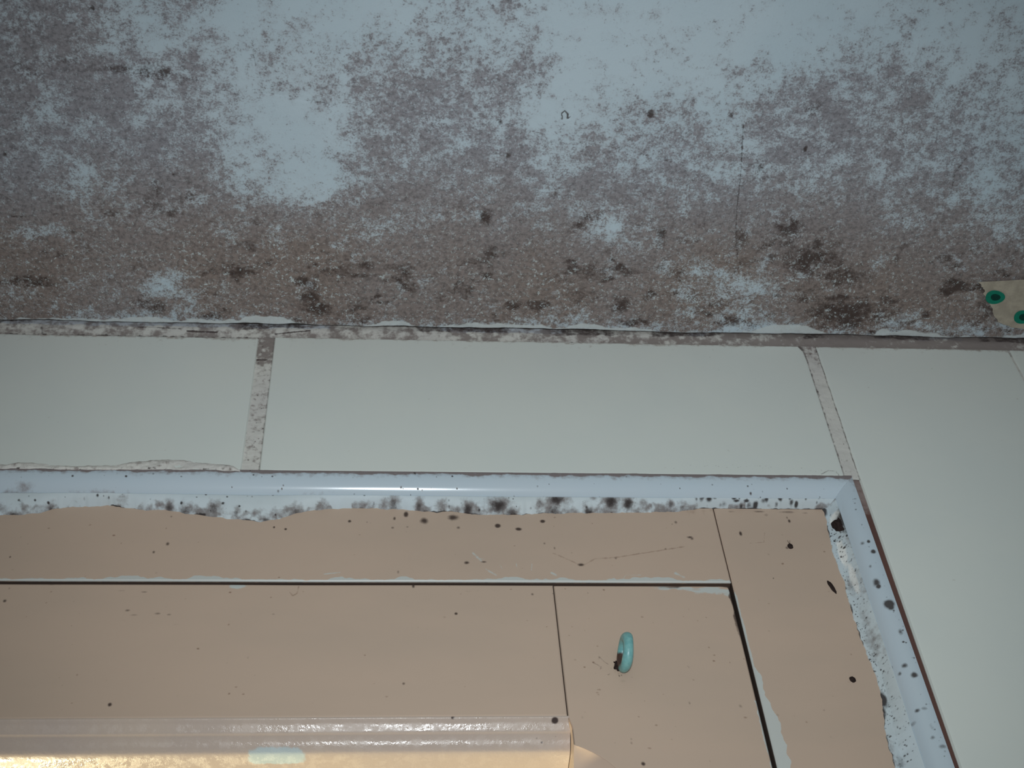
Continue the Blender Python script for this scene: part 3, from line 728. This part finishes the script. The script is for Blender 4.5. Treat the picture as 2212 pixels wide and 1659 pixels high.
def jamb_fields(X, Z):
    mo, dk, ba = np.zeros_like(X), np.zeros_like(X), np.zeros_like(X)
    grain_specks(mo, X, Z, 211, 60)
    spots_into(dk, X, Z, [(1600, 1152, 4, 6, .9), (1705, 1125, 4, 5, .8), (1700, 1118, 3, 4, .7), (1690, 1155, 5, 3, .4), (1660, 1197, 4, 3, .5), (1671, 1249, 2, 2, .9), (1700, 1183, 5, 4, .7), (1780, 1534, 4, 3, .5), (1680, 1545, 5, 4, .4), (1716, 1547, 4, 3, .4), (1750, 1512, 3, 3, .4), (1795, 1592, 5, 4, .4), (1865, 1340, 6, 5, .5), (1858, 1372, 6, 8, .5), (1843, 1280, 5, 6, .5), (1640, 1105, 20, 3, .6), (1700, 1106, 24, 4, .6), (1580, 1105, 14, 3, .5), (1655, 1112, 8, 5, .5), (1740, 1108, 14, 3, .5)], FRONT)
    stroke(mo, X, Z, [at(p, q) for p, q in ((1620, 1173), (1650, 1171), (1652, 1150))], .25 * MM, .5)
    e = X - X.min(); n = fbm(Z / .006, Z * 0, 215, 4); n2 = fbm(X / .002, Z / .002, 216, 3)
    w = np.interp(Z, [at(1650, q)[1] for q in (1659, 1640, 1600, 1560, 1520, 1480, 1455, 1440, 1300, 1250)], [3.6, 4.4, 4.0, 3.6, 3.0, 2.2, 1.5, .5, .45, .1])
    ba = np.maximum(ba, .95 * sstep(.3 * MM, -.3 * MM, e - (w + (n - .5) * np.minimum(w, 2.2) * 1.5) * MM + (n2 - .5) * .5 * MM) * (w > .3))
    return dict(mould=mo, dark=dk, bare=ba)

def part(acc, name, mats, parent, label=None, smooth=30.0):
    return tag(keep_world(acc.build(name, mats, None, smooth), parent), label)

acc = Acc()
warp = lambda X, Z: (fbm(X / .04, Z / .02, 220, 2) - .5) * .25 * MM
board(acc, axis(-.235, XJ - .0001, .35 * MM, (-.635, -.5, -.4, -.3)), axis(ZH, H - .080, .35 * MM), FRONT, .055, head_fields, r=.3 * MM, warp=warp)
acc.box((-.60, FRONT + .020, ZH - .014), (XJ + .01, FRONT + .056, ZH + .004))          # rebate the sash closes against
part(acc, 'frame_head', M_WOOD, win)
acc = Acc()
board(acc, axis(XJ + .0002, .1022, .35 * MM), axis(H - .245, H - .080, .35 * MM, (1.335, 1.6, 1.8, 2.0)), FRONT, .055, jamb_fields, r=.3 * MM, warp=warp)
acc.box((XJ - .012, FRONT + .020, 1.335), (XJ + .006, FRONT + .056, ZH))
part(acc, 'frame_jamb', M_WOOD, win)
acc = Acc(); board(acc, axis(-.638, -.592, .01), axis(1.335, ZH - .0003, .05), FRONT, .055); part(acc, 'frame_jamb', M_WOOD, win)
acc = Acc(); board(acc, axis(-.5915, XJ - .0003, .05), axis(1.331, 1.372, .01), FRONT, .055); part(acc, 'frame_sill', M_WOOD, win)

# ------------------------------------------------------------------ casement sash
ZS = H - .1227                                        # top edge of the sash
XS0, XS1 = -.5905, .0516                              # its two outer edges
XK = -.0041                                           # joint of rail and stile
ZR = H - .1733                                        # front arris of the moulded edge of the rail
sash = empty('casement_sash', (-.27, FRONT + .02, 1.375))
tag(sash, 'beige wooden casement sash under the window head, with brush-marked moulding', 'window sash')
YS = FRONT + .0002

def rail_fields(X, Z):
    mo, dk, ba = np.zeros_like(X), np.zeros_like(X), np.zeros_like(X)
    grain_specks(mo, X, Z, 231, 90)
    spots_into(dk, X, Z, [(237, 1521, 5, 4, .9), (10, 1297, 5, 4, .8), (110, 1262, 10, 3, .5), (20, 1270, 3, 3, .6), (275, 1318, 7, 3, .6), (262, 1275, 12, 2, .5), (312, 1278, 10, 2, .6), (290, 1328, 14, 3, .5), (340, 1325, 9, 3, .6), (365, 1327, 6, 3, .5), (520, 1324, 6, 3, .4), (590, 1326, 6, 3, .5), (985, 1325, 4, 3, 1), (872, 1476, 4, 3, .7), (1150, 1283, 4, 3, .7), (1195, 1281, 3, 3, .6), (1153, 1420, 4, 3, .4), (893, 1265, 4, 6, .8), (535, 1420, 5, 4, .4), (490, 1431, 6, 4, .35), (550, 1458, 4, 3, .4)], FRONT)
    stroke(mo, X, Z, [at(p, q) for p, q in ((645, 1266), (642, 1280), (632, 1286), (626, 1278))], .3 * MM, .6)
    for a, b, q, s in [(250, 560, 1340, .22), (170, 420, 1303, .22), (780, 1200, 1305, .2), (1000, 1120, 1278, .28), (900, 1190, 1345, .2), (840, 1000, 1352, .2), (360, 520, 1345, .25)]:
        stroke(mo, X, Z, [at(p, q + 4 * math.sin(p / 45.0) + (p - a) * .02) for p in range(a, b, 20)], .45 * MM, s)
    stamp(ba, X, Z, *at(512, 1265), 2.5 * MM, 1.2 * MM, .9, 0, 1)
    return dict(mould=mo, dark=dk, bare=ba)

# top rail: flat face
acc = Acc()
xs = axis(-.235, XK - .00005, .35 * MM, (-.535, -.45, -.38, -.3))
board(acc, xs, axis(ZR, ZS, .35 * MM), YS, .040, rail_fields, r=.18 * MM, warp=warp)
rail = part(acc, 'top_rail', M_WOOD, sash)
# its moulded edge: two shallow rounds on the slope, then the flat underside towards the glass
prof = [(0.10, 0.05), (0.05, -0.35), (0.45, -0.75), (1.1, -1.25), (2.0, -2.35), (2.75, -3.25), (3.6, -3.75), (4.5, -4.55), (5.4, -5.65), (6.1, -6.35), (6.9, -6.95), (8.2, -7.25), (10.5, -7.35), (14.0, -7.35), (19.0, -7.35), (21.0, -7.3)]
pp = np.array(prof) * MM
s = np.r_[0, np.cumsum(np.hypot(*np.diff(pp, axis=0).T))]
q = np.linspace(0, s[-1], 120)
def csp(x, y, xi):                                    # smooth interpolation through the profile points
    h = np.diff(x); sl = np.diff(y) / h
    d = np.r_[sl[0], (sl[:-1] + sl[1:]) / 2, sl[-1]]
    k = np.clip(np.searchsorted(x, xi, side='right') - 1, 0, len(x) - 2); t = (xi - x[k]) / h[k]
    return (2 * t**3 - 3 * t**2 + 1) * y[k] + (t**3 - 2 * t**2 + t) * h[k] * d[k] + (-2 * t**3 + 3 * t**2) * y[k + 1] + (t**3 - t**2) * h[k] * d[k + 1]
py_, pz_ = csp(s, pp[:, 0], q), csp(s, pp[:, 1], q)
xs = axis(-.235, XK + .0008, .35 * MM, (-.535, -.45, -.38, -.3))
X = np.repeat(xs[:, None], 120, 1)
wob = (fbm(xs / .05, xs * 0 + .7, 241, 3) - .5) * .5 * MM
Y = YS + py_[None] + 0 * X; Z = ZR + pz_[None] + wob[:, None] * np.clip(q / .004, 0, 1)[None]
mo, dk, ba = np.zeros_like(X), np.zeros_like(X), np.zeros_like(X)
def on_mould(px, py):                                 # nearest point of the slope seen at that place
    Yt = np.interp(py, [1548, 1625], [FRONT, FRONT + .0065])
    return at(px, py, Yt)
for px, py, r_, s_ in [(1199, 1554, 6, 1.1), (1171, 1599, 3, .7), (1160, 1590, 3, .5), (1201, 1586, 2, .5), (978, 1549, 4, .8), (430, 1610, 3, .4), (576, 1605, 4, .4), (630, 1608, 3, .4)]:
    x, z = on_mould(px, py); stamp(dk, X, Z, x, z, r_ * .150 * MM, r_ * .10 * MM, s_, 0, 1.0)
for px, py, rx, rz in [(598, 1632, 52, 7), (580, 1624, 20, 5)]:
    x, z = at(px, py, FRONT + .0085); ba = np.maximum(ba, .9 * np.exp(-np.minimum((((X - x) / (rx * .16 * MM)) ** 6 + ((Y - FRONT - .0085) / .003) ** 4), 40)))
acc = Acc(); acc.grid(np.stack([X, Y, Z], -1), 0, dict(mould=mo, dark=dk, bare=ba), flip=True)
tag(keep_world(acc.build('moulding', M_MOULDING, None, 0), rail), 'glossy brush-marked moulded edge')

# right stile, with a stopped chamfer on its inner edge
def stile_fields(X, Z):
    mo, dk, ba = np.zeros_like(X), np.zeros_like(X), np.zeros_like(X)
    grain_specks(mo, X, Z, 251, 110)
    spots_into(dk, X, Z, [(1390, 1649, 5, 4, .9), (1364, 1604, 4, 4, .5), (1310, 1604, 6, 4, .35), (1258, 1549, 5, 4, .4), (1364, 1595, 3, 3, .5), (1270, 1280, 3, 3, .5), (1330, 1264, 5, 3, .6), (1345, 1470, 12, 6, .35), (1365, 1462, 3, 2, .5), (1332, 1440, 6, 8, .8), (1600, 1525, 6, 5, .5), (1488, 1440, 3, 3, .5), (1490, 1518, 3, 4, .6), (1306, 1320, 3, 2, .4), (1385, 1322, 3, 2, .4), (1275, 1304, 4, 3, .3)], FRONT)
    for pts in [[(1280, 1430), (1291, 1435), (1300, 1442)], [(1293, 1424), (1294, 1417), (1305, 1428), (1314, 1434)], [(1296, 1446), (1299, 1438)]]:
        stroke(dk, X, Z, [at(*p) for p in pts], .25 * MM, .5)
    r = np.random.default_rng(9)
    for _ in range(60):
        px, py = 1338 + r.normal(0, 10), 1442 + r.normal(0, 9); x, z = at(px, py)
        stamp(dk, X, Z, x, z, r.uniform(.15, .4) * MM, r.uniform(.15, .4) * MM, r.uniform(.3, .8), 0, 1)
    # paint rubbed through along the top and beside the gap
    n = fbm(X / .008, Z / .004, 255, 4)
    ez, ex = Z.max() - Z, X.max() - X
    ba = np.maximum(ba, .75 * sstep(.030, .012, ex + (n - .5) * .012) * sstep(5.5 * MM, 2.5 * MM, ez + (n - .5) * 3.5 * MM) * sstep(.35, .5, fbm(X / .012, Z / .0016, 256, 3)))
    dk = np.maximum(dk, .75 * sstep(1.2 * MM, .2 * MM, np.minimum(ez, ex * 1.2) + (n - .5) * 2.5 * MM) * sstep(.035, .01, np.hypot(ex, ez)))
    ba = np.maximum(ba, .7 * sstep(.9 * MM, .2 * MM, ex + (n - .5) * 1.6 * MM) * (Z < H - .168))
    return dict(mould=mo, dark=dk, bare=ba)

acc = Acc()
zs = axis(H - .2235, ZS, .35 * MM, (1.38, 1.6, 1.8, 2.0))
stop = H - .1835                                      # where the chamfer starts
def cham(z):                                          # width of the chamfer at height z
    t = np.clip((stop - z) / .020, 0, 1)
    return .0145 * (1 - (1 - t) ** 2.4) ** .85
fs = np.linspace(0, 1, 160)
W = cham(zs)
XI = XK + .0002 + .0008 * sstep(H - .1735, H - .178, zs)       # inner edge, dressed back below the joint
nC = 16
rows = []
for z, w_, xi in zip(zs, W, XI):
    sec = [(xi, YS + .040), (xi, YS + .020)]
    wd = w_ * .75
    e = .0005
    ts = np.linspace(0, 1, nC)
    # inner arris to front arris, slightly hollow slope with rounded ends
    for t in ts:
        x = xi + w_ * t; y = YS + wd * (1 - t)
        hol = .10 * w_ * math.sin(math.pi * t)
        sec.append((x + hol * .6, y + hol * .6))
    x0 = xi + w_
    fx = x0 + (XS1 - x0) * fs
    for k_, x in enumerate(fx):
        ed = min(1, max(0, 1 - (XS1 - x) / .0005)); el = min(1, max(0, 1 - (x - x0) / e))
        rr = max(ed, el)
        sec.append((x, YS + .0004 * (1 - math.sqrt(max(0, 1 - rr * rr)))))
    sec += [(XS1, YS + .040)]
    rows.append([(x, y, z) for x, y in sec])
P = np.array(rows)
P[-1, :, 1] = np.maximum(P[-1, :, 1], YS + .0004)
F = stile_fields(P[..., 0], P[..., 2])
onface = (P[..., 1] < YS + .001)
F = {k: v * onface for k, v in F.items()}
acc.grid(P, 0, F, flip=True)
acc.box((XK + .0003, YS + .001, ZS - .002), (XS1 - .0001, YS + .039, ZS - .0001))
part(acc, 'stile', M_WOOD, sash)
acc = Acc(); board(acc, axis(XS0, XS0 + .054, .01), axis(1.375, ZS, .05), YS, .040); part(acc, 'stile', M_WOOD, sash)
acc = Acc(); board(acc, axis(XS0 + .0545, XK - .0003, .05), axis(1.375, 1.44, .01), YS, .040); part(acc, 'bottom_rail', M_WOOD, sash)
acc = Acc(); acc.box((XS0 + .046, YS + .0215, 1.43), (XK + .008, YS + .0245, ZR + .004)); part(acc, 'glass_pane', M_GLASS, sash)

# ------------------------------------------------------------------ screw eye on the stile
def teal_mat():
    mt, nt, b = new_mat('teal_paint'); g = G(nt)
    n = g.noise(700, 4, 0.6); m2 = g.noise(350, 3, 0.6)
    c = g.mix(g.step(n, 0.35, 0.7), srgb(128, 181, 177), srgb(106, 164, 164))
    rust = g.attr('dark')
    c = g.mix(g.step(g.math('ADD', rust, g.math('MULTIPLY', g.math('SUBTRACT', m2, 0.5), 0.8)), 0.3, 0.8), c, srgb(72, 52, 44))
    g.put(b.inputs['Base Color'], c)
    b.inputs['Roughness'].default_value = 0.38
    g.bump(n, 0.15, 0.0003, b)
    return mt
M_TEAL = teal_mat()
EX, EZ = .0143, H - .1542
EYE_R, WIRE = 4.45 * MM, 1.45 * MM
eye = empty('screw_eye', (EX, YS, EZ))
tag(eye, 'small teal-painted metal screw eye sticking out of the beige stile', 'screw eye')
u = np.linspace(0, 2 * math.pi, 72, endpoint=False); v = np.linspace(0, 2 * math.pi, 29)
U, V = np.meshgrid(u, v, indexing='ij')
yc = YS - EYE_R - .4 * MM
lean = 0.10
wire = WIRE * (1 + .06 * np.sin(3 * U + 1))
ra = EYE_R + wire * np.cos(V)
lx = wire * np.sin(V) * 1.05
ry, rz = ra * np.cos(U), ra * np.sin(U)                # ring stands square to the wood; cos = towards it
X = EX + lx + math.sin(lean) * rz * .6 - .09 * ry; Y = yc + ry; Z = EZ + rz
rust = 1.0 * sstep(.55, .98, np.cos(U)) + .0 * X
rust = np.maximum(rust, .9 * np.exp(-((U - 2.15) ** 2 / .006 + (V - 1.2) ** 2 / .10)))
rust = np.maximum(rust, .75 * np.exp(-((U - 5.55) ** 2 / .14)) * sstep(.2, -.6, np.cos(V)))
acc = Acc(); acc.grid(np.stack([X, Y, Z], -1), 0, dict(dark=rust), close_u=True, flip=True)
part(acc, 'eye_loop', M_TEAL, eye, None, 0)
acc = Acc()
th = np.linspace(0, 2 * math.pi, 25); yy = np.array([YS - .0009, YS - .0003, YS + .004, YS + .012, YS + .0135]); rr = np.array([1.7, 1.55, 1.5, 1.3, .1]) * MM
P = np.stack([EX + rr[None] * np.cos(th)[:, None], np.repeat(yy[None], 25, 0), EZ + rr[None] * np.sin(th)[:, None]], -1)
acc.grid(P, 0, dict(dark=np.ones(P.shape[:2])), flip=True)
part(acc, 'shank', M_TEAL, eye, 'rusted shank', 0)
# crumb of dirt gathered where it enters the wood
acc = Acc()
u = np.linspace(0, 2 * math.pi, 48, endpoint=False); v = np.linspace(0.02, 1, 12); U, V = np.meshgrid(u, v, indexing='ij')
rad = 1 + .9 * (fbm(np.cos(U) * 3 + 9, np.sin(U) * 3 + 9, 301, 3) - .5)
X = EX - .8 * MM + 2.4 * MM * rad * V * np.cos(U); Z = EZ - .9 * MM + 2.5 * MM * rad * V * np.sin(U)
Y = YS + .0002 - .0011 * np.sqrt(np.clip(1 - V, 0, 1)) - .0006 * (fbm(X / .0006, Z / .0006, 302, 3) - .4) * (1 - V)
acc.grid(np.stack([X, Y, Z], -1), 0, None, close_u=True, flip=True)
part(acc, 'grime', M_MOULD, eye, 'black grime at the foot of the eye', 0)

# ------------------------------------------------------------------ wallpaper scrap left on the ceiling
M_PAPER = plain_mat('cream_paper', srgb(176, 166, 148), 0.8, 0.2, 0.22, 200)
M_GREEN = plain_mat('green_print', srgb(18, 122, 98), 0.7, 0.2, 0.12, 600)
M_DEEP = plain_mat('dark_green_print', srgb(4, 62, 52), 0.7, 0.2, 0.2, 600)
scrap_px = [(2112, 606), (2118, 616), (2126, 622), (2124, 634), (2138, 652), (2142, 672), (2152, 690), (2166, 697), (2184, 704), (2202, 706), (2222, 712)]
left = [at_ceiling(*p) for p in scrap_px]
acc = Acc()
n = 60
tt = np.linspace(0, 1, n)
le = np.array([(np.interp(t, np.linspace(0, 1, len(left)), [p[0] for p in left]), np.interp(t, np.linspace(0, 1, len(left)), [p[1] for p in left])) for t in tt])
le[:, 0] += (fbm(tt * 22, tt * 0, 311, 3) - .5) * 1.6 * MM
ri = np.stack([.232 + (fbm(tt * 9, tt * 0 + 3, 312, 3) - .5) * .012, np.linspace(-.034, -.008, n)], -1)
le[:, 1] += 0; ss = np.linspace(0, 1, 60)
P = le[:, None] * (1 - ss[None, :, None]) + ri[:, None] * ss[None, :, None]
ZP = H - .0009 - .0003 * fbm(P[..., 0] / .01, P[..., 1] / .01, 313, 3)
P3 = np.concatenate([P, ZP[..., None]], -1)
acc.grid(P3, 0)
acc.grid(P3 + np.array([0, 0, .0012]), 0, None, flip=True)
def oval(cx, cy, ax, ay, ang, mat, dz):
    th = np.linspace(0, 2 * math.pi, 41); rr = np.linspace(0.02, 1, 4)
    T, R_ = np.meshgrid(th, rr, indexing='ij')
    wob = 1 + .04 * np.sin(3 * T + cx * 900)
    dx, dy = ax * R_ * np.cos(T) * wob, ay * R_ * np.sin(T) * wob
    acc.grid(np.stack([cx + dx * math.cos(ang) - dy * math.sin(ang), cy + dx * math.sin(ang) + dy * math.cos(ang), 0 * dx + H - .00125 - dz], -1), mat, None, flip=False)
cx1, cy1 = at_ceiling(2147, 638); cx2, cy2 = at_ceiling(2208, 681)
for k in range(-1, 3):
    cx, cy = cx1 + (cx2 - cx1) * k, cy1 + (cy2 - cy1) * k
    for j_ in ((0,) if k < 2 else ()):
        if k < 0: cx, cy = cx1 + .020, cy1 - .0085
        oval(cx, cy, 3.9 * MM, 3.0 * MM, .30, 1, .00003)
        oval(cx + .2 * MM, cy, 2.0 * MM, 1.45 * MM, .35, 2, .00007)
scrap = acc.build('wallpaper_scrap', [M_PAPER, M_GREEN, M_DEEP], None, 30)
tag(scrap, 'torn cream paper scrap with green ovals stuck to the mouldy ceiling', 'paper scrap')

# ------------------------------------------------------------------ dark specks sitting on the paintwork
def speck(px, py, rx, rz, ang, label, Y=FRONT, legs=0, h=.7):
    x, z = at(px, py, Y)
    acc = Acc()
    u = np.linspace(0, 2 * math.pi, 28, endpoint=False); v = np.linspace(0, math.pi / 2, 9); U, V = np.meshgrid(u, v, indexing='ij')
    rad = 1 + .35 * (fbm(np.cos(U) * 2.2 + px, np.sin(U) * 2.2 + py, 321, 3) - .5)
    a, b = rx * MM * rad * np.sin(V) * np.cos(U), rz * MM * rad * np.sin(V) * np.sin(U)
    X = a * math.cos(ang) - b * math.sin(ang); Z = a * math.sin(ang) + b * math.cos(ang)
    Yv = .0001 - h * min(rx, rz) * MM * np.cos(V)
    acc.grid(np.stack([X, Yv, Z], -1), 0, None, close_u=True, flip=True)
    for k in range(legs):
        a0 = math.pi * (.35 + .3 * k); L = rz * MM * 1.9
        p0, p1 = np.array([0, -.0001, rz * MM * .6]), np.array([math.cos(a0) * L * .4, .0, rz * MM * .5 + L * abs(math.sin(a0))])
        w_ = np.array([.07 * MM, 0, 0])
        acc.grid(np.array([[p0 - w_, p1 - w_ * .4], [p0 + w_ + [0, -.0001, 0], p1 + w_ * .4 + [0, -.0001, 0]]]), 0)
    o = acc.build('dark_speck', M_MOULD, None, 0)
    o.location = (x, Y, z)
    tag(o, label, 'speck', 'dark specks on the window jamb')
speck(1797, 1268, .75, 3.0, .25, 'long thin dark speck on the jamb beside the filler')
speck(1842, 1468, .95, 1.15, .3, 'round black speck low on the beige jamb')
speck(1707, 1180, .95, 1.25, 0, 'dark speck with two thin legs high on the jamb', legs=2)
